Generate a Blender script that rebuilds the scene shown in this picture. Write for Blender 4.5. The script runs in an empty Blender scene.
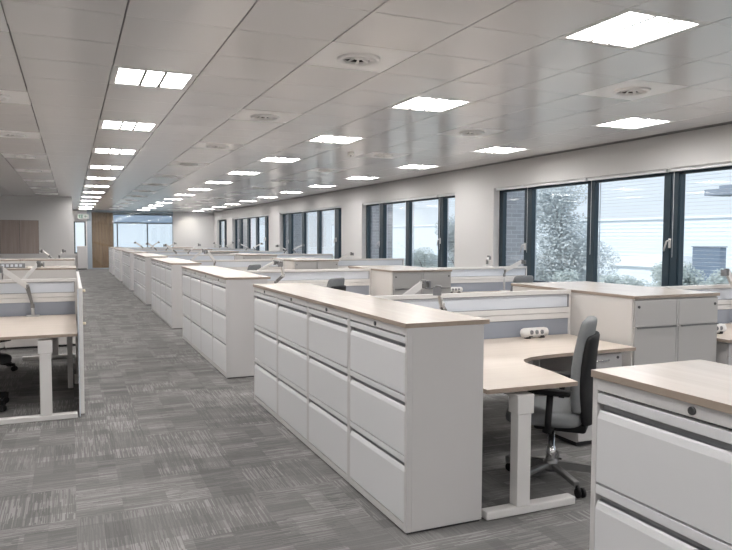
import bpy, bmesh, math, random
from mathutils import Vector, Matrix
random.seed(7)
R = math.radians
SC = bpy.context.scene
COL = SC.collection

# ------------------------------------------------------------------ materials
def mat(name, color, rough=.5, metal=0., spec=.5, emit=None, estr=0., bump=None):
    m = bpy.data.materials.new(name); m.use_nodes = True
    nt = m.node_tree; b = nt.nodes['Principled BSDF']
    b.inputs['Base Color'].default_value = (*color, 1)
    b.inputs['Roughness'].default_value = rough
    b.inputs['Metallic'].default_value = metal
    b.inputs['Specular IOR Level'].default_value = spec
    if emit:
        b.inputs['Emission Color'].default_value = (*emit, 1)
        b.inputs['Emission Strength'].default_value = estr
    if bump:
        tc = nt.nodes.new('ShaderNodeTexCoord'); nz = nt.nodes.new('ShaderNodeTexNoise')
        nz.inputs['Scale'].default_value = bump[0]; nz.inputs['Detail'].default_value = 3
        bp = nt.nodes.new('ShaderNodeBump'); bp.inputs['Strength'].default_value = bump[1]
        bp.inputs['Distance'].default_value = .002
        nt.links.new(tc.outputs['Object'], nz.inputs['Vector'])
        nt.links.new(nz.outputs['Fac'], bp.inputs['Height'])
        nt.links.new(bp.outputs['Normal'], b.inputs['Normal'])
    return m

def wood_mat(name, c0, c1, axis=1, scale=1., rough=.4):
    """streaky grain along one object axis"""
    m = mat(name, c0, rough); nt = m.node_tree; b = nt.nodes['Principled BSDF']
    tc = nt.nodes.new('ShaderNodeTexCoord'); mp = nt.nodes.new('ShaderNodeMapping')
    s = [28*scale]*3; s[axis] = 1.4*scale
    mp.inputs['Scale'].default_value = s
    nz = nt.nodes.new('ShaderNodeTexNoise'); nz.inputs['Scale'].default_value = 1; nz.inputs['Detail'].default_value = 5
    nz.inputs['Roughness'].default_value = .6
    cr = nt.nodes.new('ShaderNodeValToRGB')
    cr.color_ramp.elements[0].position = .3; cr.color_ramp.elements[0].color = (*c0, 1)
    cr.color_ramp.elements[1].position = .7; cr.color_ramp.elements[1].color = (*c1, 1)
    nt.links.new(tc.outputs['Object'], mp.inputs['Vector']); nt.links.new(mp.outputs['Vector'], nz.inputs['Vector'])
    nt.links.new(nz.outputs['Fac'], cr.inputs['Fac']); nt.links.new(cr.outputs['Color'], b.inputs['Base Color'])
    return m

M = {}
M['wall'] = mat('painted plaster', (.66, .65, .645), .75, bump=(60, .05))
M['white'] = mat('white powder coat', (.55, .54, .54), .42)
M['drawer'] = mat('white drawer enamel', (.64, .645, .66), .38)
M['storefront'] = mat('shaded front laminate', (.44, .43, .42), .45)  # fronts coloured darker for the shade on faces turned from the light
M['offwhite'] = mat('off white laminate', (.63, .61, .59), .5)
M['frame_white'] = mat('white aluminium', (.68, .67, .66), .4)
M['recess'] = mat('recess shade grey', (.27, .275, .29), .6)  # painted shade for the finger pulls of the white drawers
M['gasket'] = mat('grey gasket', (.24, .245, .26), .5)
M['gap'] = mat('dark gap', (.03, .03, .032), .6)
M['black'] = mat('black plastic', (.010, .010, .011), .6, spec=.3)
M['chrome'] = mat('polished metal', (.75, .75, .76), .18, 1.)
M['darkalu'] = mat('dark satin metal', (.22, .22, .22), .35, .7)
M['alu'] = mat('satin aluminium', (.62, .62, .62), .35, .8)
M['armwhite'] = mat('light silver paint', (.68, .67, .66), .35, .2)
M['top'] = wood_mat('pale oak laminate', (.60, .545, .495), (.67, .615, .565), 1, .7, .27)
M['topx'] = wood_mat('pale oak desk laminate', (.62, .545, .478), (.68, .605, .535), 0, .7, .38)
M['edge'] = wood_mat('oak edge band', (.29, .235, .19), (.35, .285, .235), 1, 1., .5)
M['lock'] = mat('dark lock metal', (.10, .10, .105), .3, .7)
M['fabric'] = mat('blue grey screen fabric', (.30, .325, .375), .9, bump=(900, .3))
M['acrylic'] = mat('frosted pale panel', (.66, .70, .76), .28)
M['chair_grey'] = mat('grey upholstery', (.215, .225, .235), .9, bump=(700, .4))
M['chair_dark'] = mat('charcoal upholstery', (.05, .052, .056), .9, bump=(700, .4))
M['winframe'] = mat('dark teal window frame', (.022, .042, .058), .35)
M['ceil'] = mat('grey white metal tile', (.77, .75, .738), .20, 0., .8)
M['plenum'] = mat('tile joint dark', (.38, .37, .36), .8)
M['ventplate'] = mat('white vent plate', (.92, .91, .90), .35)
M['divider'] = mat('grey lamp divider', (.22, .22, .21), .5)
M['diffuser'] = mat('lit diffuser', (.9, .9, .86), .4, emit=(1., .97, .948), estr=21.)
M['diffuser_mid'] = mat('lit centre diffuser', (.9, .9, .86), .4, emit=(1., .97, .948), estr=60.)
M['lamp_frame'] = mat('lamp reflector', (.72, .71, .69), .35)
M['locker'] = wood_mat('grey brown wood veneer', (.33, .27, .24), (.41, .345, .315), 2, .8, .5)
M['door_wood'] = wood_mat('walnut veneer', (.20, .115, .055), (.33, .205, .11), 2, .5, .35)
M['blind'] = mat('white blind slat', (.80, .81, .82), .5)
M['mullion'] = mat('grey mullion', (.35, .40, .46), .4)
M['slot'] = mat('grey slot grille', (.16, .155, .15), .5, .3)
M['signwhite'] = mat('pale sign face', (.6, .62, .6), .4)
M['signgreen'] = mat('grey green sign marks', (.12, .22, .17), .5)
M['peg'] = mat('cream plastic', (.72, .64, .48), .5)
M['far_build'] = mat('pale cladding', (.78, .82, .87), .7)
M['far_white'] = mat('white roof sheet', (.88, .89, .90), .7)
M['far_blue'] = mat('blue cladding', (.16, .205, .27), .6)
M['canopy'] = mat('grey canopy', (.28, .31, .36), .6)
M['bark'] = mat('bark', (.20, .18, .16), .9)
M['leaf'] = mat('hazy grey leaf', (.50, .53, .53), .7)  # leaf colour paled to carry the outdoor haze
M['leaf2'] = mat('hazy green leaf', (.44, .48, .45), .7)  # haze is mixed into this green as well
M['ground'] = mat('pale ground', (.40, .42, .38), .9)

def glass_mat(col=(.96, .985, 1., 1)):
    m = bpy.data.materials.new('window glass'); m.use_nodes = True; nt = m.node_tree
    nt.nodes.clear(); out = nt.nodes.new('ShaderNodeOutputMaterial')
    mx = nt.nodes.new('ShaderNodeMixShader'); tr = nt.nodes.new('ShaderNodeBsdfTransparent')
    gl = nt.nodes.new('ShaderNodeBsdfGlossy'); gl.inputs['Roughness'].default_value = .01
    lw = nt.nodes.new('ShaderNodeLayerWeight'); lw.inputs['Blend'].default_value = .5
    pw = nt.nodes.new('ShaderNodeMath'); pw.operation = 'POWER'; pw.inputs[1].default_value = 5
    fr = nt.nodes.new('ShaderNodeMath'); fr.operation = 'MULTIPLY_ADD'; fr.inputs[1].default_value = .9; fr.inputs[2].default_value = .06
    nt.links.new(lw.outputs['Facing'], pw.inputs[0]); nt.links.new(pw.outputs[0], fr.inputs[0])
    tr.inputs['Color'].default_value = col
    nt.links.new(fr.outputs[0], mx.inputs[0]); nt.links.new(tr.outputs[0], mx.inputs[1])
    nt.links.new(gl.outputs[0], mx.inputs[2]); nt.links.new(mx.outputs[0], out.inputs[0])
    return m
M['glass'] = glass_mat(); M['tint'] = glass_mat((.58, .64, .70, 1))

def carpet_mat():
    m = mat('woven carpet tiles', (.1, .1, .1), .95, spec=.2); nt = m.node_tree; L = nt.links.new
    b = nt.nodes['Principled BSDF']
    N = nt.nodes.new
    tc = N('ShaderNodeTexCoord')
    def math_(op, a, bb=None, c=None):
        n = N('ShaderNodeMath'); n.operation = op
        for i, v in enumerate((a, bb, c)):
            if v is None: continue
            if isinstance(v, (int, float)): n.inputs[i].default_value = v
            else: L(v, n.inputs[i])
        return n.outputs[0]
    def noise(scale3, detail=2, rough=.6):
        mp = N('ShaderNodeMapping'); mp.inputs['Scale'].default_value = scale3
        L(tc.outputs['Object'], mp.inputs['Vector'])
        nz = N('ShaderNodeTexNoise'); nz.inputs['Scale'].default_value = 1; nz.inputs['Detail'].default_value = detail
        nz.inputs['Roughness'].default_value = rough
        L(mp.outputs[0], nz.inputs['Vector']); return nz.outputs['Fac']
    def cells(sx, sy):
        mp = N('ShaderNodeMapping'); mp.inputs['Scale'].default_value = (sx, sy, 0)
        L(tc.outputs['Object'], mp.inputs['Vector'])
        fl = N('ShaderNodeVectorMath'); fl.operation = 'FLOOR'; L(mp.outputs[0], fl.inputs[0])
        wn = N('ShaderNodeTexWhiteNoise'); wn.noise_dimensions = '3D'; L(fl.outputs[0], wn.inputs['Vector'])
        return wn.outputs['Value']
    sep = N('ShaderNodeSeparateXYZ'); L(tc.outputs['Object'], sep.inputs[0])
    def threads(u, v):                       # random short threads running along u
        line = math_('FLOOR', math_('MULTIPLY', v, 190.))
        w1 = N('ShaderNodeTexWhiteNoise'); w1.noise_dimensions = '1D'; L(line, w1.inputs['W'])
        seg = math_('FLOOR', math_('ADD', math_('MULTIPLY', u, 6.5), math_('MULTIPLY', w1.outputs['Value'], 19.)))
        cb = N('ShaderNodeCombineXYZ'); L(line, cb.inputs[0]); L(seg, cb.inputs[1])
        w2 = N('ShaderNodeTexWhiteNoise'); w2.noise_dimensions = '2D'; L(cb.outputs[0], w2.inputs['Vector'])
        return w2.outputs['Value']
    sx = threads(sep.outputs['X'], sep.outputs['Y']); sy = threads(sep.outputs['Y'], sep.outputs['X'])
    tile = cells(2, 2)                       # half-metre tiles, laid in turns
    turn = math_('GREATER_THAN', tile, .66)
    mixn = N('ShaderNodeMix'); mixn.data_type = 'FLOAT'
    L(turn, mixn.inputs[0]); L(sx, mixn.inputs[2]); L(sy, mixn.inputs[3])
    streak = mixn.outputs[0]
    patch = cells(4, 9)                      # woven blocks inside a tile
    patch2 = cells(7.3, 3.1)
    fine = noise((330, 330, 1), 2, .7)
    mr = N('ShaderNodeMapRange'); mr.interpolation_type = 'SMOOTHSTEP'
    mr.inputs['From Min'].default_value = .35; mr.inputs['From Max'].default_value = .9
    L(streak, mr.inputs['Value'])
    amt = math_('MULTIPLY_ADD', patch, .34, .08)          # how strongly a woven block is striped
    v = math_('MULTIPLY', mr.outputs[0], amt)
    v = math_('MULTIPLY_ADD', patch2, .16, v)
    v = math_('MULTIPLY_ADD', patch, .10, v)
    v = math_('ADD', v, .09)
    v = math_('MULTIPLY_ADD', fine, .42, v)
    cr = N('ShaderNodeValToRGB')
    e = cr.color_ramp.elements
    e[0].position = .15; e[0].color = (.088, .087, .087, 1)
    e[1].position = 1.0; e[1].color = (.34, .332, .328, 1)
    k = e.new(.5); k.color = (.18, .177, .174, 1)
    L(v, cr.inputs['Fac']); L(cr.outputs['Color'], b.inputs['Base Color'])
    bp = N('ShaderNodeBump'); bp.inputs['Strength'].default_value = .4; bp.inputs['Distance'].default_value = .004
    L(fine, bp.inputs['Height']); L(bp.outputs['Normal'], b.inputs['Normal'])
    return m
M['carpet'] = carpet_mat()

def brick_mat():
    m = mat('grey brick', (.4, .4, .42), .85); nt = m.node_tree; b = nt.nodes['Principled BSDF']
    tc = nt.nodes.new('ShaderNodeTexCoord'); mp = nt.nodes.new('ShaderNodeMapping')
    mp.inputs['Rotation'].default_value = (R(90), 0, 0)
    br = nt.nodes.new('ShaderNodeTexBrick'); br.inputs['Scale'].default_value = 1
    br.inputs['Brick Width'].default_value = .22; br.inputs['Row Height'].default_value = .075
    br.inputs['Mortar Size'].default_value = .006
    br.inputs['Color1'].default_value = (.42, .40, .41, 1); br.inputs['Color2'].default_value = (.52, .50, .51, 1)
    br.inputs['Mortar'].default_value = (.66, .65, .65, 1)
    nt.links.new(tc.outputs['Object'], mp.inputs[0]); nt.links.new(mp.outputs[0], br.inputs['Vector'])
    nt.links.new(br.outputs['Color'], b.inputs['Base Color'])
    return m
M['brick'] = brick_mat()

# ------------------------------------------------------------------ mesh helpers
class MB:
    def __init__(self): self.bm = bmesh.new()
    def box(self, x0, y0, z0, x1, y1, z1, bev=0., seg=2, mi=0):
        t = bmesh.new()
        bmesh.ops.create_cube(t, size=1)
        for v in t.verts:
            v.co = Vector(((x0+x1)/2+v.co.x*(x1-x0), (y0+y1)/2+v.co.y*(y1-y0), (z0+z1)/2+v.co.z*(z1-z0)))
        if bev: bmesh.ops.bevel(t, geom=t.edges[:], offset=bev, segments=seg, affect='EDGES', profile=.5)
        self._join(t, mi, bool(bev) and seg > 2); return self
    def _join(self, t, mi=0, smooth=False):
        vm = {}
        for v in t.verts: vm[v] = self.bm.verts.new(v.co)
        for f in t.faces:
            try:
                g = self.bm.faces.new([vm[v] for v in f.verts]); g.material_index = mi or f.material_index; g.smooth = smooth or f.smooth
            except ValueError: pass
        t.free()
    def prism(self, pts, axis, a, b, mi=0, smooth=False):
        """polygon pts (2-D) extruded along axis ('x','y','z') from a to b"""
        def P(p, t):
            return {'x': (t, p[0], p[1]), 'y': (p[0], t, p[1]), 'z': (p[0], p[1], t)}[axis]
        t = bmesh.new()
        A = [t.verts.new(P(p, a)) for p in pts]; B = [t.verts.new(P(p, b)) for p in pts]
        n = len(pts)
        t.faces.new(A); t.faces.new(B)
        for i in range(n):
            f = t.faces.new((A[i], A[(i+1) % n], B[(i+1) % n], B[i])); f.smooth = smooth
        bmesh.ops.recalc_face_normals(t, faces=t.faces[:])
        self._join(t, mi); return self
    def tube(self, pts, r, n=10, caps=True, mi=0):
        """round bar through pts; r number or list"""
        pts = [Vector(p) for p in pts]; rs = r if isinstance(r, (list, tuple)) else [r]*len(pts)
        t = bmesh.new(); rings = []; up = None
        for i, p in enumerate(pts):
            d = (pts[min(i+1, len(pts)-1)]-pts[max(i-1, 0)]).normalized()
            if up is None:
                up = Vector((0, 0, 1)) if abs(d.z) < .9 else Vector((1, 0, 0))
            s = d.cross(up).normalized(); u = s.cross(d).normalized(); up = u
            rings.append([t.verts.new(p+(s*math.cos(2*math.pi*k/n)+u*math.sin(2*math.pi*k/n))*rs[i]) for k in range(n)])
        for a, b in zip(rings, rings[1:]):
            for k in range(n):
                f = t.faces.new((a[k], a[(k+1) % n], b[(k+1) % n], b[k])); f.smooth = True
        if caps: t.faces.new(rings[0]); t.faces.new(rings[-1])
        bmesh.ops.recalc_face_normals(t, faces=t.faces[:])
        self._join(t, mi); return self
    def bar(self, p, q, w, h, bev=.004, mi=0):
        """rectangular bar from p to q, w sideways and h upward"""
        p = Vector(p); q = Vector(q); d = q-p; L = d.length; d.normalize()
        up = Vector((0, 0, 1)) if abs(d.z) < .95 else Vector((1, 0, 0))
        s = d.cross(up).normalized(); u = s.cross(d).normalized()
        t = bmesh.new(); bmesh.ops.create_cube(t, size=1)
        for v in t.verts: v.co = (p+q)/2+d*v.co.y*L+s*v.co.x*w+u*v.co.z*h
        if bev: bmesh.ops.bevel(t, geom=t.edges[:], offset=bev, segments=2, affect='EDGES', profile=.5)
        self._join(t, mi); return self
    def lathe(self, prof, c=(0, 0, 0), n=20, axis='z', mi=0, ring_=False):
        t = bmesh.new(); rings = []
        for r, z in prof:
            ring = []
            for k in range(n):
                a = 2*math.pi*k/n
                q = (r*math.cos(a), r*math.sin(a), z)
                if axis == 'x': q = (q[2], q[0], q[1])
                if axis == 'y': q = (q[0], q[2], q[1])
                ring.append(t.verts.new(Vector(q)+Vector(c)))
            rings.append(ring)
        for a, b in zip(rings, rings[1:]+(rings[:1] if ring_ else [])):
            for k in range(n):
                f = t.faces.new((a[k], a[(k+1) % n], b[(k+1) % n], b[k])); f.smooth = True
        if not ring_: t.faces.new(rings[0]); t.faces.new(rings[-1])
        bmesh.ops.recalc_face_normals(t, faces=t.faces[:])
        self._join(t, mi); return self
    def loft(self, rings, smooth=True, mi=0):
        t = bmesh.new(); V = [[t.verts.new(p) for p in r] for r in rings]; n = len(V[0])
        for a, b in zip(V, V[1:]):
            for k in range(n):
                f = t.faces.new((a[k], a[(k+1) % n], b[(k+1) % n], b[k])); f.smooth = smooth
        f = t.faces.new(V[0]); f.smooth = smooth; f = t.faces.new(V[-1]); f.smooth = smooth
        bmesh.ops.recalc_face_normals(t, faces=t.faces[:])
        self._join(t, mi); return self
    def build(self, name, m, parent=None, loc=None):
        me = bpy.data.meshes.new(name); self.bm.to_mesh(me); self.bm.free()
        for x in (m if isinstance(m, (list, tuple)) else [m]): me.materials.append(x)
        o = bpy.data.objects.new(name, me); COL.objects.link(o)
        if parent: o.parent = parent
        if loc: o.location = loc
        return o

def rot2(pts, ang): c, s = math.cos(ang), math.sin(ang); return [(c*x-s*y, s*x+c*y) for x, y in pts]
def tag(o, label=None, cat=None, group=None, kind=None):
    if label: o['label'] = label
    if cat: o['category'] = cat
    if group: o['group'] = group
    if kind: o['kind'] = kind
    return o
def empty(name, loc=(0, 0, 0), rz=0):
    o = bpy.data.objects.new(name, None); COL.objects.link(o); o.location = loc; o.rotation_euler = (0, 0, rz)
    o.empty_display_size = .1; return o
def copy_tree(o, parent=None):
    c = o.copy(); COL.objects.link(c)
    if parent: c.parent = parent
    for ch in list(o.children): copy_tree(ch, c)
    return c
PROTO = {}
def place(key, maker, loc, rz, label, cat, group=None):
    """first use builds the thing, later uses copy it with its parts"""
    if key not in PROTO:
        o = PROTO[key] = maker()
    else:
        o = copy_tree(PROTO[key])
    o.location = loc; o.rotation_euler = (0, 0, rz)
    for k in ('label', 'category', 'group'):
        if k in o: del o[k]
    return tag(o, label, cat, group)
def struct(o): o['kind'] = 'structure'; return o

ORD = ['first', 'second', 'third', 'fourth', 'fifth', 'sixth', 'seventh', 'eighth', 'ninth', 'tenth', 'eleventh', 'twelfth', 'thirteenth', 'fourteenth', 'fifteenth', 'sixteenth']

# ------------------------------------------------------------------ camera
EYE = 1.55
yaw, pitch, roll = 0.408697935, -0.0542524338, -0.00391551550
fwd = Vector((math.sin(yaw)*math.cos(pitch), math.cos(yaw)*math.cos(pitch), math.sin(pitch)))
rt = Vector((math.cos(yaw), -math.sin(yaw), 0)); dn = fwd.cross(rt)
r2 = math.cos(roll)*rt+math.sin(roll)*dn; d2 = -math.sin(roll)*rt+math.cos(roll)*dn
cd = bpy.data.cameras.new('camera'); cam = bpy.data.objects.new('camera', cd); COL.objects.link(cam)
up = -d2
cam.matrix_world = Matrix(((r2.x, up.x, -fwd.x, 0), (r2.y, up.y, -fwd.y, 0), (r2.z, up.z, -fwd.z, EYE), (0, 0, 0, 1)))
cd.sensor_fit = 'HORIZONTAL'; cd.sensor_width = 36; cd.lens = 680.507/732*36; cd.clip_start = .05; cd.clip_end = 500
SC.camera = cam

# ------------------------------------------------------------------ room
H = 2.84; XW = 6.8; YF = 35.5; XL = -4.2; YB = -3.4; YLW = 24.3
P = .6445; CX = .635; CY = 5.878
struct(MB().box(XL-.2, YB-.2, -.12, XW+.25, 39.4, 0).build('floor', M['carpet']))

LIGHTS, VENTS = [], []
c = MB()
c.box(XL-.2, YB-.2, H+.05, XW+.25, 39.4, H+.15, mi=1)
for i in range(-7, 10):
    for j in range(-15, 52):
        x, y = CX+P*i, CY+P*j
        if y < YB-.3 or y > 39.2: continue
        if i % 4 == 0 and j % 4 == 0 and YB < y < YF-.6 and not (x < -.3 and y > YLW-4):
            LIGHTS.append((x, y, i//4, j//4)); continue
        if i % 4 == 2 and j % 4 == 2 and 0 < y < YF-.6 and not (x < -.3 and y > YLW-.5) and x > -1.5:
            VENTS.append((x, y, i//4, j//4)); continue
        x1 = min(x+P/2-.005, XW-.155)
        c.box(x-P/2+.005, y-P/2+.0025, H, x1, y+P/2-.0025, H+.05)
struct(c.build('ceiling', [M['ceil'], M['plenum']]))
# slot grille along the window wall
s = MB()
for k in range(4): s.box(XW-.145+k*.036, YB, H-.002, XW-.125+k*.036, YF, H+.02)
y = YB
while y < YF:
    s.box(XW-.15, y, H+.004, XW, y+.02, H+.02); y += .12
struct(s.build('trim_1', M['slot']))

def make_light():
    t = empty('ceiling_light')
    h = P/2-.004
    f = MB()
    w = .045
    f.box(-h, -h, 0, h, -h+w, .045).box(-h, h-w, 0, h, h, .045).box(-h, -h+w, 0, -h+w, h-w, .045).box(h-w, -h+w, 0, h, h-w, .045)
    f.box(-h, -h, .04, h, h, .048)
    f.build('frame', M['lamp_frame'], t)
    a = h-w; y0, y1 = -h+w+.002, h-w-.002
    def panel(x0, x1, z, m, sag):
        n = 6; pts = []
        for k in range(n+1):
            u = k/n; pts.append((x0+(x1-x0)*u, z-sag*math.sin(math.pi*u)))
        pts += [(x1, z+.012), (x0, z+.012)]
        MB().prism(pts, 'y', y0, y1).build('diffuser', m, t)
    panel(-a+.002, -.088, .016, M['diffuser'], .006)
    panel(-.062, .062, .014, M['diffuser_mid'], .008)
    panel(.088, a-.002, .016, M['diffuser'], .006)
    for sx in (-1, 1):
        MB().box(sx*.075-.012, y0, -.002, sx*.075+.012, y1, .03).build('divider', M['divider'], t)
    return t
cols = {-2: 'far left column', -1: 'left column', 0: 'column over the aisle', 1: 'middle column', 2: 'column beside the windows'}
seen = {}
for x, y, i, j in LIGHTS:
    if y < .5 and False: continue
    if i == -2: continue
    n = seen.get(i, 0); 
    if (i == 0 and y > 4) or (i == 1 and y > 2) or (i == 2 and y > 4):
        lab = 'square recessed ceiling light, lit, %s in the %s' % (ORD[n], cols[i]); seen[i] = n+1
    else:
        lab = 'square recessed ceiling light, lit, in the %s %s' % (cols[i], ('behind' if y < 2 else 'over the left desks'))
    place('light', make_light, (x, y, H), 0, lab, 'ceiling light', 'recessed ceiling lights')

def make_vent():
    t = empty('ceiling_vent'); h = P/2-.003
    m = MB(); n = 24; r = .14
    # plate with a round hole
    bm = m.bm
    sq = []
    for k in range(n):
        a = 2*math.pi*k/n; cx, sy = math.cos(a), math.sin(a); q = h/max(abs(cx), abs(sy)); sq.append((cx*q, sy*q))
    corner_fix = []
    V0 = [bm.verts.new((x, y, 0)) for x, y in sq]; V1 = [bm.verts.new((r*math.cos(2*math.pi*k/n), r*math.sin(2*math.pi*k/n), 0)) for k in range(n)]
    for k in range(n):
        bm.faces.new((V0[k], V0[(k+1) % n], V1[(k+1) % n], V1[k]))
    m.build('plate', M['ventplate'], t)
    MB().lathe([(r-.022, -.016), (r-.004, -.022), (r+.012, -.018), (r+.016, .001), (r-.004, .006), (r-.024, .004)], n=28, ring_=True).build('ring', M['ventplate'], t)
    MB().lathe([(r+.004, .001), (r+.004, .075), (.0, .075), (.0, .065), (r-.006, .065), (r-.006, .001)], n=24, ring_=True).build('core', M['gap'], t)
    b = MB()
    for k in range(9):
        a = 2*math.pi*k/9
        ca, sa = math.cos(a), math.sin(a)
        p = [(.03*ca, .03*sa, .002), (.118*ca, .118*sa, -.012), (.118*ca+.03*sa, .118*sa-.03*ca, -.004), (.03*ca+.01*sa, .03*sa-.01*ca, .03)]
        vs = [b.bm.verts.new(q) for q in p]; vs2 = [b.bm.verts.new((q[0], q[1], q[2]+.003)) for q in p]
        b.bm.faces.new(vs); b.bm.faces.new(vs2[::-1])
        for q in range(4): b.bm.faces.new((vs[q], vs2[q], vs2[(q+1) % 4], vs[(q+1) % 4]))
    b.lathe([(.03, -.004), (.03, .02)], n=14)
    b.build('swirl_blades', M['ventplate'], t)
    return t
vc = {-1: 'left aisle edge', 0: 'filing cabinets', 1: 'window-side desks'}
seen = {}
for x, y, i, j in VENTS:
    if i not in vc: continue
    n = seen.get(i, 0); seen[i] = n+1
    place('vent', make_vent, (x, y, H), 0, 'square vent with round grille, %s from the camera above the %s' % (ORD[n], vc[i]), 'ceiling vent', 'ceiling vents')

def make_detector():
    t = empty('smoke_detector')
    MB().lathe([(.045, 0), (.055, -.01), (.05, -.03), (.03, -.045)], n=20).build('body', M['ventplate'], t)
    MB().lathe([(.012, -.045), (.012, -.056), (.006, -.06)], n=12).build('sensor', M['gap'], t)
    return t
place('det', make_detector, (3.9, 9.6, H), 0, 'small round smoke detector on the ceiling between the second middle lights', 'smoke detector')
place('det', make_detector, (1.24, 24.0, H), 0, 'small round smoke detector on the ceiling at the far end of the aisle', 'smoke detector')

# window wall
WIN = [  # far edge, near edge, mullion centres with width and kind
    (10.09, 4.9, [(9.27, .20), (7.79, .15), (6.34, .26)]),
    (15.98, 11.4, [(15.05, .26), (13.66, .17), (12.14, .24)]),
    (23.45, 17.41, [(22.6, .34), (21.15, .24), (19.66, .22), (18.09, .34)]),
    (31.15, 24.9, [(30.07, .4), (28.64, .3), (27.16, .3), (25.73, .3)]),
    (34.8, 32.4, [(33.4, .2)]),
    (3.6, -1.6, [(2.8, .2), (1.3, .15), (-.2, .26)]),
]
ZS, ZT = .80, 2.425
w = MB()
edges = sorted([(b, a) for a, b, _ in WIN])
y = YB
for b, a in edges:
    w.box(XW, y, 0, XW+.25, b, H+.1); w.box(XW, b, 0, XW+.25, a, ZS); w.box(XW, b, ZT, XW+.25, a, H+.1); y = a
w.box(XW, y, 0, XW+.25, 39.4, H+.1)
struct(w.build('wall_right', M['wall']))
for wi, (a, b, mul) in enumerate(WIN):
    t = struct(empty('window_%d' % (wi+1), (XW+.16, 0, 0)))
    f = MB(); d = .04
    f.box(-d, b, ZS, d, a, ZS+.07, .004).box(-d, b, ZT-.07, d, a, ZT, .004).box(-d, a-.11, ZS, d, a, ZT, .004).box(-d, b, ZS, d, b+.11, ZT, .004)
    cuts = [a-.11]
    for cy, ww in mul:
        f.box(-d, cy-ww/2, ZS+.05, d, cy+ww/2, ZT-.05, .004)
        if ww > .22 and wi in (0, 1):
            f.box(-d-.015, cy-ww/2+.02, ZS+.05, -d+.01, cy-.01, ZT-.05, .003); f.box(-d-.015, cy+.01, ZS+.05, -d+.01, cy+ww/2-.02, ZT-.05, .003)
        cuts += [cy+ww/2, cy-ww/2]
    cuts.append(b+.11)
    f.build('frame', M['winframe'], t)
    for k in range(0, len(cuts), 2):
        MB().box(-.004, cuts[k+1], ZS+.07, .004, cuts[k], ZT-.07).build('pane', M['glass'], t)
    hs = [(mul[0][0]+mul[0][1]/2-.05, 1.42)] + [(cy, 1.50) for cy, ww in mul[2:] if ww > .22][-1:]
    for hy, hz in hs:
        q = MB(); q.box(-.07, hy-.017, hz-.06, -.04, hy+.017, hz+.06, .006, 3); q.tube([(-.06, hy, hz+.03), (-.10, hy, hz+.03), (-.105, hy+.01, hz+.02), (-.105, hy+.05, hz-.1)], .011)
        q.build('handle', M['armwhite'], t)
    MB().box(-.16, b, ZS-.03, -.04, a, ZS+.004, .003).build('sill', M['white'], t)

def blind(y0, y1, lab):
    t = empty('window_blind', (XW+.055, (y0+y1)/2, ZT)); L = (y1-y0)/2
    MB().box(-.025, -L, -.04, .025, L, 0, .004).build('headrail', M['blind'], t)
    MB().tube([(-.035, L-.1, -.04), (-.035, L-.1, -1.1)], .003, 6).build('cord', M['blind'], t)
    tag(t, lab, 'blind', 'raised window blinds')
def louvre(win, y0, y1):
    yc = (y0+y1)/2; L = (y1-y0)/2
    s = MB(); z = ZT-.05
    while z > ZS+.05:
        s.prism([(.095, z-.0006), (.102, z+.0006), (.109, z-.0006), (.109, z+.0006), (.102, z+.0018), (.095, z+.0006)], 'y', y0+.004, y1-.004); z -= .046
    for yy in (y0, y1-.004): s.box(.094, yy, ZS+.03, .110, yy+.004, ZT)
    s.build('louvre', M['blind'], win)
wname = ['nearest window', 'second window from the camera', 'third window from the camera', 'fourth window from the camera']
for wi in range(4):
    a, b, mul = WIN[wi]; cs = [m_[0] for m_ in mul]
    pn = ['narrow far pane', 'second pane', 'middle pane', 'fourth pane', 'near end pane'] if len(cs) == 4 else ['narrow far pane', 'second pane', 'middle pane', 'near end pane']
    bounds = [a]+cs+[b]
    for k in range(len(bounds)-1):
        blind(bounds[k+1]+.015, bounds[k]-.015, 'raised white blind, %s of the %s' % (pn[k], wname[wi]))
        if k and wi < 3: louvre(bpy.data.objects['window_%d' % (wi+1)], bounds[k+1]+.03, bounds[k]-.03)

# left side, back, far walls
struct(MB().box(XL-.2, YB-.2, 0, XL, YLW, H+.1).build('wall_left', M['wall']))
struct(MB().box(XL-.2, YB-.2, 0, XW+.25, YB, H+.1).build('wall_back', M['wall']))
struct(MB().box(XL-.2, YLW, 0, .045, YLW+.15, H+.1).box(-.1, YLW+.15, 0, .045, YF, H+.1).build('wall_core', M['wall']))
f = MB()
f.box(.045, YF, 0, .13, YF+.15, H+.1).box(.13, YF, 0, .66, YF+.15, .75).box(.13, YF, 2.30, .66, YF+.15, H+.1).box(.66, YF, 0, .72, YF+.15, H+.1)
f.box(4.75, YF, 0, XW, YF+.15, H+.1)
struct(f.build('wall_front', M['wall']))
t = struct(empty('window_7', (0, YF+.07, 0)))
MB().box(.13, -.04, .75, .19, .04, 2.30).box(.60, -.04, .75, .66, .04, 2.30).box(.19, -.04, 2.24, .60, .04, 2.30).box(.19, -.04, .75, .60, .04, .81).build('frame', M['winframe'], t)
MB().box(.19, -.004, .81, .60, .004, 2.24).build('pane', M['glass'], t)
struct(MB().box(.72, YF-.03, 0, .90, YF+.15, H, .004).build('trim_2', M['mullion']))
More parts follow.
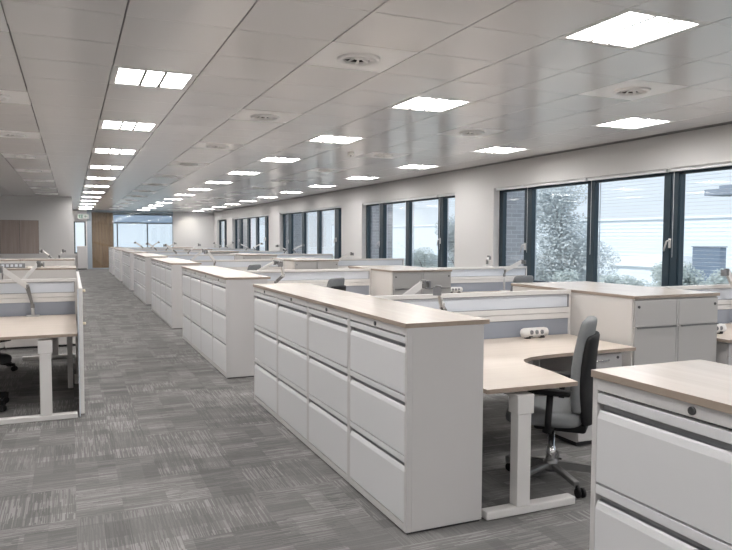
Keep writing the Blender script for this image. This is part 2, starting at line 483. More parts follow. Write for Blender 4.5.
# glazed partition with the walnut door panel behind its first pane
t = struct(empty('window_8', (0, YF+.05, 0)))
MB().box(.90, -.03, 0, 4.75, .03, .05).box(.90, -.03, H-.05, 4.75, .03, H).box(4.71, -.03, .05, 4.75, .03, H-.05).box(.90, -.03, .05, .93, .03, H-.05).build('frame', M['mullion'], t)
for a, b in ((.93, 1.905), (1.915, 3.30), (3.31, 4.71)):
    MB().box(a, -.005, .05, b, .005, H-.05).build('pane', M['glass'], t)
d = struct(empty('door_1', (0, YF+.15, 0)))
MB().box(.90, 0, 0, 1.90, .05, 2.74).build('leaf', M['door_wood'], d)
MB().box(1.90, -.01, 0, 1.93, .06, 2.74).build('jamb', M['mullion'], d)
f = MB()
f.box(.75, YF+.2, 0, .90, 39.2, H+.1); f.box(5.9, YF+.15, 0, 6.05, 39.2, H+.1)
f.box(.9, 39.05, 0, 5.9, 39.25, .8).box(.9, 39.05, 2.80, 5.9, 39.25, H+.1).box(.9, 39.05, .8, 2.0, 39.25, 2.85)
struct(f.build('wall_meeting_room', M['wall']))
t = struct(empty('window_9', (0, 39.12, 0)))
MB().box(2.0, -.04, 2.74, 5.9, .04, 2.80).box(2.0, -.04, .8, 5.9, .04, .86).box(2.0, -.04, 2.28, 5.9, .04, 2.35).box(2.0, -.04, .86, 2.06, .04, 2.28).box(2.27, -.04, .86, 2.33, .04, 2.28).box(3.82, -.04, .86, 3.88, .04, 2.28).box(5.4, -.04, .86, 5.46, .04, 2.28).build('frame', M['mullion'], t)
for a, b in ((2.06, 2.27), (2.33, 3.82), (3.88, 5.4), (5.46, 5.9)):
    MB().box(a, -.004, .86, b, .004, 2.28).build('pane', M['glass'], t)
MB().box(2.0, -.004, 2.35, 5.9, .004, 2.74).build('added_tinted_pane', M['tint'], t)  # added pane, its tint gives the bluish band of reflection and daylight

# exit sign hanging at the far door
t = tag(empty('exit_sign', (.55, YF-.25, 2.53)), 'pale hanging sign with running figure and arrow above the far doorway', 'sign')
MB().box(-.25, -.015, -.115, .25, .015, .115, .006).build('panel', M['signwhite'], t)
g = MB()
g.box(-.20, -.018, -.085, -.02, -.014, .085)
g.build('pictogram_field', M['signgreen'], t)
g = MB()
g.lathe([(.016, -.021), (.016, -.017)], (-.10, 0, .055), 12, 'y')
g.bar((-.105, -.0195, .035), (-.12, -.0195, -.015), .003, .022, 0)
g.bar((-.12, -.0195, -.015), (-.09, -.0195, -.04), .003, .014, 0).bar((-.09, -.0195, -.04), (-.095, -.0195, -.07), .003, .013, 0)
g.bar((-.12, -.0195, -.015), (-.15, -.0195, -.06), .003, .014, 0)
g.bar((-.105, -.0195, .03), (-.075, -.0195, .01), .003, .011, 0).bar((-.108, -.0195, .03), (-.145, -.0195, .015), .003, .011, 0)
g.build('running_figure', M['signwhite'], t)
g = MB()
g.bar((.06, -.017, .0), (.19, -.017, .0), .004, .03, 0).bar((.06, -.017, 0), (.11, -.017, .055), .004, .026, 0).bar((.06, -.017, 0), (.11, -.017, -.055), .004, .026, 0)
g.build('arrow', M['signgreen'], t)
MB().tube([(-.15, 0, .11), (-.15, 0, H-2.53)], .005, 6).tube([(.15, 0, .11), (.15, 0, H-2.53)], .005, 6).build('hanger', M['alu'], t)

# white cabinet under the far window
t = tag(empty('side_cabinet', (.47, YF-.22, 0)), 'plain white cabinet standing below the bright window at the end of the aisle', 'cabinet')
MB().box(-.21, -.2, .05, .21, .2, 1.11, .003).build('body', M['offwhite'], t)
MB().box(-.205, -.212, .06, .205, -.2, 1.10, .003).build('door', M['white'], t)
MB().box(-.2, -.19, 0, .2, .19, .05).build('plinth', M['gap'], t)

# built-in wood lockers on the far left wall
for k in range(4):
    x1 = -.945-.556*k
    t = tag(empty('locker', (x1-.278, YLW-.012, 1.01)), 'grey-brown wood locker door set in the far left wall, %s from the wall corner' % ORD[k], 'locker', 'wood lockers on the far left wall')
    MB().box(-.272, -.012, .005, .272, .01, 1.06, .002).build('door', M['locker'], t)
    MB().box(-.277, -.002, 0, .277, .011, 1.065).build('carcass', M['gap'], t)

# ------------------------------------------------------------------ filing cabinets
CW, CD, CH = .8025, .465, 1.088
def make_filing():
    t = empty('filing_cabinet')
    b = MB()
    b.box(.032, .002, .012, CD, CW-.002, CH, .002)
    b.box(0, .002, .012, .032, .024, CH, .0015).box(0, CW-.024, .012, .032, CW-.002, CH, .0015)
    b.box(.001, .024, CH-.04, .032, CW-.024, CH).box(.001, .024, .012, .032, CW-.024, .05)
    b.build('body', M['white'], t)
    MB().box(.0265, .025, .05, .0318, CW-.025, CH-.0405).build('drawer_gap_shade', M['gap'], t)  # dark plate stands for the cabinet interior and paints the gap shade
    MB().box(.012, .01, 0, CD-.01, CW-.01, .013).build('plinth', M['gap'], t)  # thin dark strip painting the shadow line between white body and carpet
    z1 = CH-.050; tops = [z1, z1-.307, z1-.627, .052]
    prof = lambda z0, z1: [(.0262, z1), (.001, z1), (.0, z1-.001), (.0, z1-.030), (.001, z1-.032), (.025, z1-.033), (.025, z1-.056), (.013, z1-.057), (.007, z1-.063), (.002, z1-.078), (.0, z1-.084), (.0, z0), (.026, z0)]
    for k in range(3):
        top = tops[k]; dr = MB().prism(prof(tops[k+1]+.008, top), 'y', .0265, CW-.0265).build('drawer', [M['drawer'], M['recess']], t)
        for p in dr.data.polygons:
            if abs(p.normal.y) < .5 and .018 < p.center.x < .0255 and p.center.z > top-.058 and p.center.z < top-.032 or (p.center.x < .02 and top-.0335 < p.center.z < top-.0315): p.material_index = 1  # pull recess faces take the painted shade colour
    l = MB(); l.lathe([(.0115, -.006), (.0125, -.003), (.0125, .004)], (0, CW/2, CH-.021), 16, 'x'); l.build('lock', M['lock'], t)
    return t
def make_worktop():
    o = MB(); o.box(-.008, 0, CH, CD+.035, 2*CW-.003, CH+.025, .0015)
    ob = o.build('worktop', [M['top'], M['edge']])
    for p in ob.data.polygons:
        if abs(p.normal.z) < .5: p.material_index = 1
    return ob

# ------------------------------------------------------------------ storage cabinets (two doors wide)
SW, SD = .915, .795
def make_storage():
    """front faces -y, origin at front left on the floor"""
    t = empty('storage_cabinet')
    MB().box(0, .02, .03, SW, SD, CH, .002).build('body', M['offwhite'], t)
    MB().box(SW/2-.011, .001, .045, SW/2+.011, .02, CH-.012, .001).build('stile', M['storefront'], t)
    MB().box(.02, .04, 0, SW-.02, SD-.02, .03).build('plinth', M['gap'], t)
    g = .012; wv = (SW-2*g-.030)/2
    for k in range(2):
        x0 = g+k*(wv+.030); x1 = x0+wv
        d = MB().box(x0, 0, .868, x1, .02, CH-.012, .002).build('flap', M['storefront'], t)
        lx = x0+.035 if k == 0 else x1-.035
        MB().lathe([(.011, -.006), (.011, .004)], (lx, 0, 1.025), 14, 'y').build('lock', M['lock'], d)
        d = MB().box(x0, 0, .045, x1, .02, .862, .002).build('door', M['storefront'], t)
        h = MB().box(x0+.01, -.022, .856, x1-.01, -.016, .868, .002); h.box(x0+.02, -.018, .856, x0+.03, .002, .866).box(x1-.03, -.018, .856, x1-.02, .002, .866)
        h.build('handle', M['darkalu'], d)
    return t
def make_storage_top():
    ob = MB().box(-.005, -.005, CH, SW+.005, SD, CH+.025, .0015).build('worktop', [M['top'], M['edge']])
    for p in ob.data.polygons:
        if abs(p.normal.z) < .5: p.material_index = 1
    return ob

# ------------------------------------------------------------------ desk screen: posts, rail, pale panel, fabric
def make_screen(W, name='desk_screen'):
    def mk():
        t = empty(name); h = .026
        f = MB()
        f.box(0, -h, 1.078, W, h, 1.11, .003).box(0, -h, .06, .022, h, 1.079, .003).box(W-.022, -h, .06, W, h, 1.079, .003)
        f.box(.022, -h-.004, .918, W-.022, h+.004, .962, .004).box(.022, -h-.002, .868, W-.022, h+.002, .915, .004)
        f.build('frame', M['frame_white'], t)
        MB().box(.022, -.010, .962, W-.022, .010, 1.078).build('panel', M['acrylic'], t)
        g = MB()
        for s in (-1, 1):
            g.box(.022, s*.0185-.007, 1.0725, W-.022, s*.0185+.007, 1.078).box(.022, s*.0185-.007, .962, W-.022, s*.0185+.007, .967)
            g.box(.022, s*.0185-.007, .967, .028, s*.0185+.007, 1.0725).box(W-.028, s*.0185-.007, .967, W-.022, s*.0185+.007, 1.0725)
        g.build('gasket', M['gasket'], t)
        MB().box(.022, -.02, .56, W-.022, .02, .868, .004).build('fabric_panel', M['fabric'], t)
        for x in (.0, W-.04):
            MB().box(x, -.12, 0, x+.04, .12, .06, .004).build('foot', M['frame_white'], t)
        return t
    return mk
LSW, RSW = 1.91, 1.79

# ------------------------------------------------------------------ desks
WAVE = [(0, -1.62), (.605, -1.635), (.66, -1.35), (.682, -1.17), (.69, -1.06), (.70, -1.01), (.718, -.97), (.762, -.918), (.85, -.872), (1.0, -.84), (1.2, -.825), (1.86, -.82), (1.86, -.037), (0, -.037)]
def make_desk(sx, sy):
    """L-shaped desk; local x from the inner end, y from the screen line; mirrored by sx, sy"""
    def mk():
        t = empty('desk')
        def q(p): return (p[0]*sx, p[1]*sy)
        pts = [q(p) for p in WAVE]
        o = MB().prism(pts, 'z', .706, .731).build('desktop', [M['topx'], M['edge']], t)
        for p in o.data.polygons:
            if abs(p.normal.z) < .5: p.material_index = 1
        def B(m, x0, y0, z0, x1, y1, z1, bev=.004):
            xa, xb = sorted((x0*sx, x1*sx)); ya, yb = sorted((y0*sy, y1*sy)); m.box(xa, ya, z0, xb, yb, z1, bev)
        def leg(cx, cy, fx0, fx1):
            m = MB(); B(m, cx-.045, cy-.035, .05, cx+.045, cy+.035, .60); B(m, cx-.055, cy-.045, .575, cx+.055, cy+.045, .685)
            l = m.build('leg', M['frame_white'], t)
            m = MB(); B(m, fx0, cy-.035, .002, fx1, cy+.035, .05, .008); m.build('foot', M['frame_white'], l)
        leg(.25, -1.585, .01, .62)
        m = MB(); B(m, .04, -.32, 0, .09, -.26, .69); m.build('leg', M['frame_white'], t)
        m = MB(); B(m, 1.60, -.74, .05, 1.69, -.12, .05+.04) if False else None
        m = MB(); B(m, 1.76, -.36, .03, 1.83, -.29, .69); l = m.build('leg', M['frame_white'], t)
        m = MB(); B(m, 1.75, -.37, 0, 1.84, -.28, .03); m.build('foot', M['frame_white'], l)
        m = MB(); B(m, .22, -1.54, .655, .28, -.29, .7); B(m, .09, -.28, .655, 1.76, -.22, .7); m.build('beam', M['frame_white'], t)
        return t
    return mk

def make_pedestal():
    t = empty('pedestal')
    MB().box(0, .018, .035, .41, .46, .69, .003).build('body', M['white'], t)
    MB().box(.02, .04, 0, .39, .44, .036).build('plinth', M['gap'], t)
    for z0, z1 in ((.573, .687), (.33, .569), (.045, .326)):
        d = MB().box(.002, 0, z0, .408, .018, z1, .003).build('drawer', M['white'], t)
        zz = z1-.045; xs = [(.13, zz), (.145, zz)]
        MB().tube([(.12, .002, zz), (.135, -.018, zz), (.20, -.028, zz), (.265, -.018, zz), (.28, .002, zz)], .006, 8).build('handle', M['chrome'], d)
    MB().lathe([(.011, -.005), (.011, .004)], (.365, 0, .655), 14, 'y').build('lock', M['lock'], t)
    return t

def make_power():
    t = empty('power_module')
    n = 14; L, r = .14, .04
    rings = []
    for k in range(n+1):
        u = -1+2*k/n; x = L*u
        if abs(x) > L-r: rr = r*math.sqrt(max(.02, 1-((abs(x)-(L-r))/r)**2))
        else: rr = r
        rings.append([(x, rr*math.cos(a)*.9, .047+rr*math.sin(a)) for a in [2*math.pi*q/18 for q in range(18)]])
    MB().loft(rings).build('body', M['frame_white'], t)
    for x in (-.052, 0, .052):
        c_ = MB().lathe([(.017, -.037), (.019, -.035), (.019, -.026)], (x, 0, .052), 16, 'y').build('socket', M['gasket'], t)
        g = MB()
        for dx, dz in ((0, .007), (-.006, -.005), (.006, -.005)): g.box(x+dx-.0025, -.0385, .052+dz-.003, x+dx+.0025, -.036, .052+dz+.003)
        g.build('socket_holes', M['gap'], c_)
    for x in (-.06, .055): MB().box(x-.017, -.0375, .016, x+.017, -.030, .023).build('usb_slot', M['gap'], t)
    for x in (-.07, .07): MB().box(x-.02, -.02, 0, x+.02, .02, .012).build('foot', M['gap'], t)
    return t

# ------------------------------------------------------------------ monitor arms
def monitor_arm(base, elbow, mid, head, label, group='monitor arms without screens', zb=.731):
    """absolute points: foot on the desk, top of the post, joint of the two links, head"""
    bx, by = base[:2]; t = empty('monitor_arm', (bx, by, zb))
    o = Vector((bx, by, zb)); E_, M_, H_ = [Vector(p)-o for p in (elbow, mid, head)]
    MB().box(-.06, -.045, 0, .06, .045, .012, .004).build('base', M['armwhite'], t)
    MB().tube([(0, 0, .01), (0, 0, max(.05, E_.z+.01))] if abs(E_.x)+abs(E_.y) < .03 else [(0, 0, .01), (0, 0, .12), E_], .016, 12).build('post', M['alu'], t)
    m = MB(); m.bar(E_, M_, .022, .028, .006); m.lathe([(.019, -.022), (.019, .022)], E_, 14).lathe([(.019, -.022), (.019, .022)], M_, 14)
    m.build('lower_arm', M['darkalu'], t)
    up_ = MB(); up_.bar(M_, H_, .026, .036, .008); up_.build('upper_arm', M['armwhite'], t)
    dr = (H_-M_); dr.z = 0; dr = dr.normalized() if dr.length > .01 else Vector((1, 0, 0))
    h = MB(); h.lathe([(.02, -.034), (.023, -.026), (.023, .026), (.02, .034)], H_+dr*.012, 14); h.bar(H_+dr*.02, H_+dr*.055+Vector((0, 0, -.008)), .026, .03, .005)
    hd = h.build('head', M['darkalu'], t)
    p = H_+dr*.058+Vector((0, 0, -.008)); k = MB(); k.bar(p-dr*.003, p+dr*.006, .055, .055, .003); k.build('mount_plate', M['gasket'], hd)
    return tag(t, label, 'monitor arm', group)

# ------------------------------------------------------------------ chair, front towards +x
def sup(cx, cy, z, hw, ht, n=20, e=3.2, tilt=0):
    out = []
    for k in range(n):
        a = 2*math.pi*k/n; ca, sa = math.cos(a), math.sin(a)
        x = ht*math.copysign(abs(ca)**(2/e), ca); y = hw*math.copysign(abs(sa)**(2/e), sa)
        out.append((cx+x, cy+y, z))
    return out
def make_chair(fab):
    def mk():
        t = empty('office_chair')
        # seat: horizontal slices
        rs = []
        for z, s, dx in ((.405, .90, .0), (.425, .98, 0), (.455, 1.0, 0), (.478, .97, 0), (.492, .88, -.01), (.496, .7, -.01)):
            rs.append([(x+dx, y, z-(max(0, x-.16)*.25)) for x, y, _ in sup(.03, 0, z, .245*s, .245*s, 28, 3.6)])
        MB().loft(rs).build('seat', fab, t)
        # backrest cushion and its dark shell
        def back(off, th, z0, z1, wsc, wrap):
            rr = []
            ks = [(0, .55), (.012, .82), (.04, 1), (.2, 1), (.35, 1), (.5, 1), (.65, 1), (.8, 1), (.9, 1), (.945, .985), (.975, .92), (.992, .78), (1, .55)]
            for u, sc_ in ks:
                z = z0+(z1-z0)*u; q = (z-.45)/.61
                cx = -.20+.02*math.sin(math.pi*q)-.03*q*q + off
                w_ = (.205+.025*math.sin(math.pi*q)-.04*q)*wsc*(1-(1-sc_)*.45)
                t_ = th*(1.1-.25*q)*sc_
                rr.append([(cx+x+wrap*(y/.22)**2, y, z) for x, y, _ in sup(0, 0, 0, w_, t_, 28, 3.)])
            return MB().loft(rr)
        back(0, .046, .49, 1.06, 1., .03).build('backrest', fab, t)
        back(-.042, .034, .42, .965, .95, .03).build('back_shell', M['black'], t)
        m = MB(); m.box(-.22, -.09, .345, .10, .09, .405, .02, 3); m.bar((-.16, 0, .375), (-.262, 0, .46), .12, .04, .01); m.bar((-.258, 0, .44), (-.235, 0, .60), .10, .03, .008)
        m.bar((-.02, .08, .37), (-.02, .22, .365), .018, .018, .004)
        m.build('mechanism', M['black'], t)
        for s in (-1, 1):
            a = MB(); a.tube([(-.02, s*.13, .385), (-.02, s*.27, .40), (-.02, s*.285, .45), (-.03, s*.285, .62)], .02, 10); a = a.build('armrest', M['black'], t)
            MB().box(-.15, s*.285-.042, .62, .10, s*.285+.042, .65, .012, 3).build('arm_pad', M['black'], a)
        MB().lathe([(.03, .12), (.03, .22), (.022, .225), (.022, .35)], n=16).build('gas_column', M['chrome'], t)
        b = MB(); b.lathe([(.045, .07), (.05, .09), (.045, .135), (.032, .145)], n=18)
        for k in range(5):
            a = 2*math.pi*k/5+R(57); c_, s_ = math.cos(a), math.sin(a)
            b.bar((.03*c_, .03*s_, .108), (.30*c_, .30*s_, .078), .042, .032, .008)
        b.build('star_base', M['black'] if fab is M['chair_dark'] else M['darkalu'], t)
        for k in range(5):
            a = 2*math.pi*k/5+R(57); c_, s_ = math.cos(a), math.sin(a); px, py = .30*c_, .30*s_
            m = MB()
            for o_ in (-.016, .016):
                m.tube([(px-.02-s_*(o_-.008), py+c_*(o_-.008), .03), (px-.02-s_*(o_+.008), py+c_*(o_+.008), .03)], .029, 14)
            m.tube([(px, py, .03), (px, py, .075)], .009, 8); m.bar((px-.02, py, .04), (px, py, .06), .03, .02, .004)
            m.build('castor', M['black'], t)
        return t
    return mk

# ------------------------------------------------------------------ islands right of the aisle
X0 = 1.545
XS = 2.05
YCS = [4.705, 8.995, 13.39, 17.80, 22.2, 26.6, 31.0]
bank = ['front bank facing the camera', 'second bank down the aisle', 'third bank down the aisle', 'fourth bank down the aisle', 'fifth bank down the aisle', 'sixth bank down the aisle', 'farthest bank down the aisle']
row = ['front desk row', 'second desk row', 'third desk row', 'fourth desk row', 'fifth desk row', 'sixth desk row', 'farthest desk row']
for i, yc in enumerate(YCS):
    X0 = 1.575 if i == 0 else 1.54
    for k in range(4):
        place('filing', make_filing, (X0, yc-2*CW+k*CW, 0), 0, 'white three-drawer filing cabinet, %s from the near end of the %s' % (ORD[k], bank[i]), 'filing cabinet', 'filing cabinets along the aisle')
    for k in range(2):
        place('wt', make_worktop, (X0, yc-2*CW+k*2*CW, 0), 0, 'pale oak worktop on the %s half of the %s' % (('near', 'far')[k], bank[i]), 'worktop', 'oak worktops on the filing cabinets')
    place('lscr', make_screen(LSW), (XS+.0, yc, 0), 0, 'low white desk screen in the %s, left of the storage cabinets' % row[i], 'desk screen', 'desk screens')
    place('rscr', make_screen(RSW), (4.905, yc, 0), 0, 'low white desk screen in the %s, on the window side' % row[i], 'desk screen', 'desk screens')
    sy = yc-.74
    place('stor', make_storage, (3.968, sy, 0), 0, 'white two-door storage cabinet with bar handles facing the camera in the %s' % row[i], 'storage cabinet', 'storage cabinets among the desks')
    place('stor', make_storage, (3.968+SW, sy+2*SD+.004, 0), math.pi, 'white two-door storage cabinet turned away behind its twin in the %s' % row[i], 'storage cabinet', 'storage cabinets among the desks')
    place('st', make_storage_top, (3.968, sy, 0), 0, 'pale oak worktop on the near storage cabinet in the %s' % row[i], 'worktop', 'oak worktops on the storage cabinets')
    place('st', make_storage_top, (3.968+SW, sy+2*SD+.004, 0), math.pi, 'pale oak worktop on the far storage cabinet in the %s' % row[i], 'worktop', 'oak worktops on the storage cabinets')
    if i < 3:
        place('dln', make_desk(1, 1), (XS+.005, yc, 0), 0, 'L-shaped oak desk before the screen in the %s, beside the filing cabinets' % row[i], 'desk', 'L-shaped desks')
        place('drn', make_desk(-1, 1), (6.77, yc, 0), 0, 'L-shaped oak desk before the screen in the %s, by the window' % row[i], 'desk', 'L-shaped desks')
        place('pw', make_power, (3.50 if i == 0 else 3.2, yc-.13, .731), 0, 'white capsule power module on the left desk of the %s' % row[i], 'power module', 'desk power modules')
        place('pw', make_power, (5.10 if i == 0 else 5.3, yc-(.52 if i == 0 else .13), .731), 0, 'white capsule power module on the window-side desk of the %s' % row[i], 'power module', 'desk power modules')
        place('ped', make_pedestal, (3.425, yc-.765, 0), 0, 'white three-drawer pedestal under the left desk of the %s' % row[i], 'pedestal', 'under-desk pedestals')
        place('ped', make_pedestal, (4.985, yc-.765, 0), 0, 'white three-drawer pedestal under the window-side desk of the %s' % row[i], 'pedestal', 'under-desk pedestals')
    if i < 2:
        place('dlf', make_desk(1, -1), (XS+.005, yc, 0), 0, 'L-shaped oak desk behind the screen in the %s, beside the filing cabinets' % row[i], 'desk', 'L-shaped desks')
# cabinet bank cut off at the lower right corner
for k in range(2):
    place('filing', make_filing, (1.60, 1.775-(k+1)*CW, 0), 0, 'white three-drawer filing cabinet nearest the camera, %s from the far end' % ORD[k], 'filing cabinet', 'filing cabinets along the aisle')
place('wt', make_worktop, (1.60, 1.778-2*CW, 0), 0, 'pale oak worktop on the nearest cabinets in the lower right corner', 'worktop', 'oak worktops on the filing cabinets')

# arms on the right side
def arms(i, yc, x):
    far = i > 2; zb = .731 if i < 3 else 1.11
    lab = row[i]
    if i < 3: z0 = .731
    return
monitor_arm((2.66, 4.60), (2.66, 4.60, .98), (2.62, 4.57, 1.03), (2.49, 4.40, 1.17), 'silver monitor arm behind the front bank, near side of the screen, bending left')
monitor_arm((2.36, 4.83), (2.36, 4.83, .98), (2.36, 4.87, 1.02), (2.60, 4.86, 1.18), 'silver monitor arm behind the front bank, far side of the screen, rising right')
monitor_arm((5.92, 4.60), (5.92, 4.60, 1.0), (5.86, 4.60, 1.10), (5.74, 4.58, 1.24), 'silver monitor arm rising at the right edge above the window-side front desk')
monitor_arm((2.52, 8.88), (2.52, 8.88, .95), (2.62, 8.86, 1.04), (2.58, 8.80, 1.20), 'silver monitor arm behind the second bank, dark link bending left')
monitor_arm((2.30, 9.12), (2.30, 9.12, .98), (2.32, 9.14, 1.08), (2.57, 9.14, 1.21), 'silver monitor arm behind the second bank, pale link rising right')
monitor_arm((6.20, 8.88), (6.20, 8.88, .98), (6.20, 8.86, 1.05), (6.46, 8.80, 1.19), 'silver monitor arm on the window-side second desk row, before the nearest window')
monitor_arm((5.99, 9.05), (5.99, 9.05, 1.17), (5.99, 9.05, 1.20), (6.03, 9.08, 1.25), 'thin upright monitor arm on the second-row screen left of the nearest window', zb=1.11)
monitor_arm((2.52, 13.25), (2.52, 13.25, .95), (2.55, 13.25, 1.08), (2.40, 13.2, 1.28), 'silver monitor arm behind the third bank, dark link bending left')
monitor_arm((1.98+.2, 13.52), (2.18, 13.52, 1.0), (2.14, 13.52, 1.10), (2.36, 13.52, 1.29), 'silver monitor arm behind the third bank, pale link rising right')
monitor_arm((5.05, 13.25), (5.05, 13.25, .98), (5.05, 13.22, 1.06), (5.36, 13.2, 1.22), 'silver monitor arm on the window-side third desk row, before the second window')
for i in (3, 4, 5):
    yc = YCS[i]; k = row[i]
    # clamped on the screen's top rail
    monitor_arm((2.45, yc), (2.45, yc, 1.16), (2.38, yc-.02, 1.22), (2.2, yc-.05, 1.35), 'silver monitor arm clamped on the screen of the %s, bending left' % k, zb=1.11)
    monitor_arm((2.75, yc), (2.75, yc, 1.16), (2.80, yc, 1.22), (3.0, yc, 1.36), 'silver monitor arm clamped on the screen of the %s, bending right' % k, zb=1.11)
    monitor_arm((5.3, yc), (5.3, yc, 1.16), (5.36, yc, 1.22), (5.12, yc, 1.33), 'silver monitor arm clamped on the window-side screen of the %s, bending left' % k, zb=1.11)
    monitor_arm((5.6, yc), (5.6, yc, 1.16), (5.55, yc, 1.22), (5.8, yc, 1.35), 'silver monitor arm clamped on the window-side screen of the %s, bending right' % k, zb=1.11)

# chairs on the right side
place('chair', make_chair(M['chair_grey']), (2.80, 3.47, 0), R(133), 'grey and black office chair turned into the front desk', 'office chair', 'office chairs')
place('chair', make_chair(M['chair_grey']), (2.85, 7.95, 0), R(128), 'grey office chair whose top shows behind the front bank worktop', 'office chair', 'office chairs')
place('chair', make_chair(M['chair_grey']), (2.95, 12.4, 0), R(128), 'grey office chair whose top shows behind the second bank worktop', 'office chair', 'office chairs')
place('chair', make_chair(M['chair_grey']), (5.47, 7.65, 0), R(100), 'grey office chair showing above the front storage cabinets near the window', 'office chair', 'office chairs')

# ------------------------------------------------------------------ desks left of the aisle
YL = 7.87
t = tag(empty('end_panel', (.052, YL, 0)), 'tall white end panel closing the left desks beside the aisle', 'end panel')
MB().box(0, -1.55, .02, .03, 1.55, 1.11, .003).build('panel', M['frame_white'], t)
MB().box(-.012, -1.56, 0, -.001, -1.50, 1.10, .002).build('edge_post', M['acrylic'], t)
for z in (1.085, .80):
    MB().lathe([(.012, .03), (.012, .05), (.007, .055)], (0, -1.50, z), 12, 'x').build('peg', M['peg'], t)
DL = make_desk(-1, 1); DLF = make_desk(-1, -1)
place('dlL', DL, (.034, YL, 0), 0, 'L-shaped pale oak desk left of the aisle, near side of its screen', 'desk', 'L-shaped desks')
place('dlLf', DLF, (.034, YL, 0), 0, 'L-shaped pale oak desk left of the aisle, far side of its screen', 'desk', 'L-shaped desks')
place('dlL', DL, (-3.0+1.15, YL, 0), 0, 'L-shaped pale oak desk at the left edge, near side of the screen', 'desk', 'L-shaped desks') if False else None
place('lscr', make_screen(LSW), (.048-LSW, YL, 0), 0, 'low white desk screen with pale panel on the left desks beside the aisle', 'desk screen', 'desk screens')
monitor_arm((-.375, YL-.10), (-.375, YL-.10, .84), (-.42, YL-.12, 1.04), (-.64, YL-.2, 1.225), 'silver monitor arm on the left desk, bending up to the left edge')
monitor_arm((-.46, YL+.10), (-.46, YL+.10, .95), (-.50, YL+.12, 1.06), (-.33, YL+.14, 1.26), 'silver monitor arm behind the left desk screen, rising right')
place('chaird', make_chair(M['chair_dark']), (-.82, 6.93, 0), R(52), 'black office chair pushed under the near left desk', 'office chair', 'office chairs')
place('chaird', make_chair(M['chair_dark']), (-.90, 8.85, 0), R(-80), 'black office chair under the far left desk, behind the screen', 'office chair', 'office chairs')
# storage rows across the left bay
for rI, (y0, nm) in enumerate(((10.46, 'near'), (14.45, 'far'))):
    for k in range(4):
        xx = .065-(SW+.012)*(k+1)
        place('stor', make_storage, (xx+SW, y0+SD, 0), math.pi, 'white storage cabinet seen from behind, %s row left of the aisle, %s from the aisle' % (nm, ORD[k]), 'storage cabinet', 'storage cabinets left of the aisle')
        place('st', make_storage_top, (xx+SW, y0+SD, 0), math.pi, 'pale oak worktop on the %s left storage row, %s from the aisle' % (nm, ORD[k]), 'worktop', 'oak worktops on the left storage')
t = tag(empty('power_strip', (-.80, 10.72, CH+.025)), 'grey socket strip standing on the near storage row at the left edge', 'power strip')
MB().box(-.2, -.025, 0, .2, .025, .065, .004).build('body', M['gasket'], t)
for k in range(6): MB().box(-.15+k*.055, -.028, .015, -.115+k*.055, -.02, .05, .003).build('socket', M['acrylic'], t)
monitor_arm((-.37, 14.9), (-.37, 14.9, 1.13), (-.40, 14.9, 1.17), (-.52, 14.9, 1.27), 'small dark monitor arm on the far left storage row, bending left', zb=CH+.0265)
monitor_arm((-.22, 14.95), (-.22, 14.95, 1.13), (-.22, 14.9, 1.17), (-.16, 14.9, 1.27), 'small dark monitor arm on the far left storage row, bending right', zb=CH+.0265)

# ------------------------------------------------------------------ outside
struct(MB().box(XW+.25, -60, -4.2, 180, 200, -4.0).box(-60, 39.6, -4.2, XW+.25, 200, -4.0).build('ground', M['ground']))
for (a, lab) in ((10.09, 'nearest'), (15.98, 'second'), (23.45, 'third'), (31.15, 'fourth')):
    struct(MB().box(0, 0, 0, .6, .9, 7.5).build('wall_pier', M['brick'], None, (XW+.26, a-.02, -4)))
def foliage(m, n, cl, size, name, parent):
    vs, fs = [], []
    for _ in range(n):
        cx, cy, cz, rx, ry, rz = random.choice(cl)
        while True:
            p = Vector((random.uniform(-1, 1), random.uniform(-1, 1), random.uniform(-1, 1)))
            if .25 < p.length < 1: break
        c_ = Vector((cx+p.x*rx, cy+p.y*ry, cz+p.z*rz))
        a = Vector((random.gauss(0, 1), random.gauss(0, 1), random.gauss(0, 1))).normalized()
        b = a.orthogonal().normalized(); s_ = size*random.uniform(.6, 1.3)
        k = len(vs)
        vs += [c_-a*s_, c_+b*s_*.45, c_+a*s_, c_-b*s_*.45]; fs.append((k, k+1, k+2, k+3))
    me = bpy.data.meshes.new(name); me.from_pydata(vs, [], fs); me.materials.append(m)
    o = bpy.data.objects.new(name, me); COL.objects.link(o); o.parent = parent; return o
def tree(x, y, top, r, label, n, m, size=.16, group='trees outside', trunk=.16):
    t = tag(empty('tree', (x, y, -4)), label, 'tree', group)
    hgt = top+4
    cl = []
    for _ in range(16):
        a = random.uniform(0, 2*math.pi); q = random.uniform(.1, .75)
        zz = random.uniform(.30, .86)*hgt; k = (1-.5*abs(zz/hgt-.5))
        cl.append((r*q*k*math.cos(a), r*q*k*math.sin(a), zz, r*.36, r*.36, hgt*.13))
    cl.append((0, 0, hgt*.88, r*.4, r*.4, hgt*.12))
    tr = MB(); tr.tube([(0, 0, 0), (.05, .03, hgt*.4), (0, .05, hgt*.8)], [trunk, trunk*.7, trunk*.25], 8)
    for c_ in cl[:9]: tr.tube([(0, .03, min(c_[2]*.6, hgt*.6)), (c_[0]*.6, c_[1]*.6, c_[2]*.88), (c_[0], c_[1], c_[2])], [trunk*.4, trunk*.22, trunk*.08], 6)
    tr.build('trunk', M['bark'], t)
    foliage(m, n, cl, size, 'foliage', t)
    return t
tree(29, 35.3, 5.6, 4.4, 'large pale leafy tree filling the left of the nearest window', 24000, M['leaf'], .10)
bush = [(27, 28.4, -.25, 1.9), (31, 28.6, .2, 1.6), (27.5, 24.5, .55, 1.7), (32.2, 26.0, .0, 1.6), (29, 21.2, .5, 1.8), (27, 32.2, -.2, 1.6)]
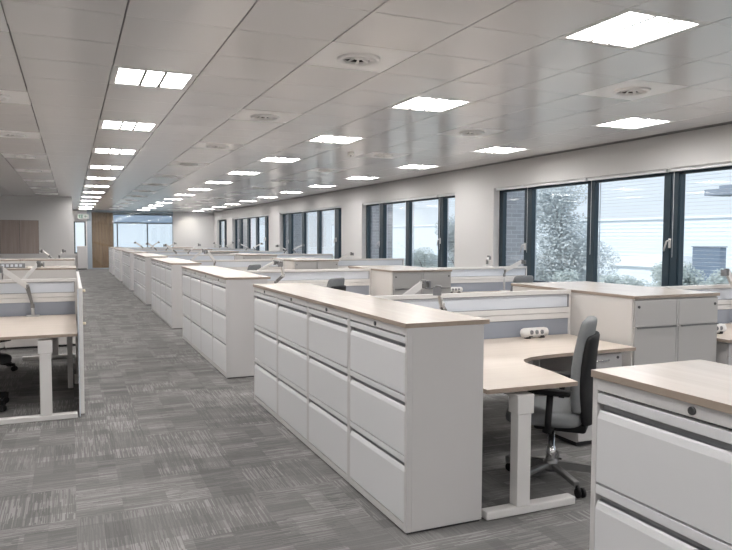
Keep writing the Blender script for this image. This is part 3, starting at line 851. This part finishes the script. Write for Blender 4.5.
where = ['left of the white roof', 'in the middle of the view', 'before the blue building', 'right of the white roof', 'at the right edge of the photo', 'at the foot of the large tree']
for (x, y, tp, r), w_ in zip(bush, where):
    tree(x, y, tp, r, 'bushy grey-green tree outside the nearest window, %s' % w_, 7000, M['leaf2'], .09)
tree(30, 55.6, .8, 2.2, 'low pale tree outside the second window', 6000, M['leaf2'], .10)
tree(28, 46.3, 3.6, 2.4, 'tall pale tree at the right edge of the second window', 9000, M['leaf'], .10)
t = tag(empty('warehouse', (75, 60, -4)), 'long pale blue warehouse far outside the windows', 'building')
wb = MB().box(0, -40, 0, 20, 130, 8.3); wb.build('wall', M['far_build'], t)
rb = MB()
for k in range(14): rb.box(-.06, -40, .4+k*.56, 0, 130, .44+k*.56)
rb.build('cladding_rib', M['far_white'], t)
MB().box(-.3, -40.3, 8.3, 20.3, 130.3, 8.6).build('roof_edge', M['far_white'], t)
t = tag(empty('white_shed', (60, 59.5, -4)), 'white roofed shed outside the middle of the nearest window', 'building')
MB().box(0, -4.5, 0, 6, 4.5, 2.4).build('wall', M['far_build'], t)
MB().prism([(-4.8, 2.4), (4.8, 2.4), (4.8, 3.1), (3.2, 3.55), (-4.8, 3.75)], 'x', -.4, 6.4).build('roof', M['far_white'], t)
t = tag(empty('blue_building', (60, 50.5, -4)), 'small blue building outside the right pane of the nearest window', 'building')
MB().box(0, -1.7, 0, .9, 1.6, 4.75).build('wall', M['far_blue'], t)
MB().box(-.1, -1.8, 4.75, 1., 1.7, 4.85).build('roof', M['canopy'], t)
t = tag(empty('canopy', (20, 15.5, -4)), 'grey flat canopy on a post outside at the right edge', 'canopy')
MB().box(-.6, -2.2, 7.0, .6, .95, 7.2).build('slab', M['canopy'], t)
MB().box(-.4, -2.2, 7.2, .4, .55, 7.32).build('upper_slab', M['canopy'], t)
MB().box(-.08, .0, 0, .08, .16, 7.0).build('post', M['canopy'], t)

# ------------------------------------------------------------------ light
wd = bpy.data.worlds.new('world'); SC.world = wd; wd.use_nodes = True; nt = wd.node_tree
bg = nt.nodes['Background']; tc = nt.nodes.new('ShaderNodeTexCoord'); sp = nt.nodes.new('ShaderNodeSeparateXYZ')
cr = nt.nodes.new('ShaderNodeValToRGB')
cr.color_ramp.elements[0].position = .0; cr.color_ramp.elements[0].color = (.865, .93, 1., 1)
cr.color_ramp.elements[1].position = .5; cr.color_ramp.elements[1].color = (.62, .78, .98, 1)
nt.links.new(tc.outputs['Generated'], sp.inputs[0]); nt.links.new(sp.outputs['Z'], cr.inputs['Fac']); nt.links.new(cr.outputs['Color'], bg.inputs['Color'])
bg.inputs['Strength'].default_value = 1.08
# wall washer at the far white wall
su = bpy.data.lights.new('sun', 'SUN'); su.energy = 3.2; su.angle = R(6); su.color = (1, .97, .93)
sn = bpy.data.objects.new('sun', su); COL.objects.link(sn); sn.rotation_euler = (R(20), R(-48), 0); sn.location = (-5, 0, 20)
sl = bpy.data.lights.new('wall_washer', 'SPOT'); sl.energy = 40; sl.spot_size = R(75); sl.spot_blend = .8; sl.color = (1, .93, .8); sl.shadow_soft_size = .04
so = bpy.data.objects.new('wall_washer', sl); COL.objects.link(so); so.location = (5.5, YF-.75, H-.01); so.rotation_euler = (R(42), 0, 0)

SC.view_settings.view_transform = 'Standard'; SC.view_settings.look = 'None'; SC.view_settings.gamma = 1
SC.view_settings.use_curve_mapping = False; SC.view_settings.exposure = .1
cy_ = SC.cycles
cy_.max_bounces = 10; cy_.diffuse_bounces = 6; cy_.glossy_bounces = 4; cy_.transparent_max_bounces = 16
cy_.use_denoising = True; cy_.sample_clamp_indirect = 20
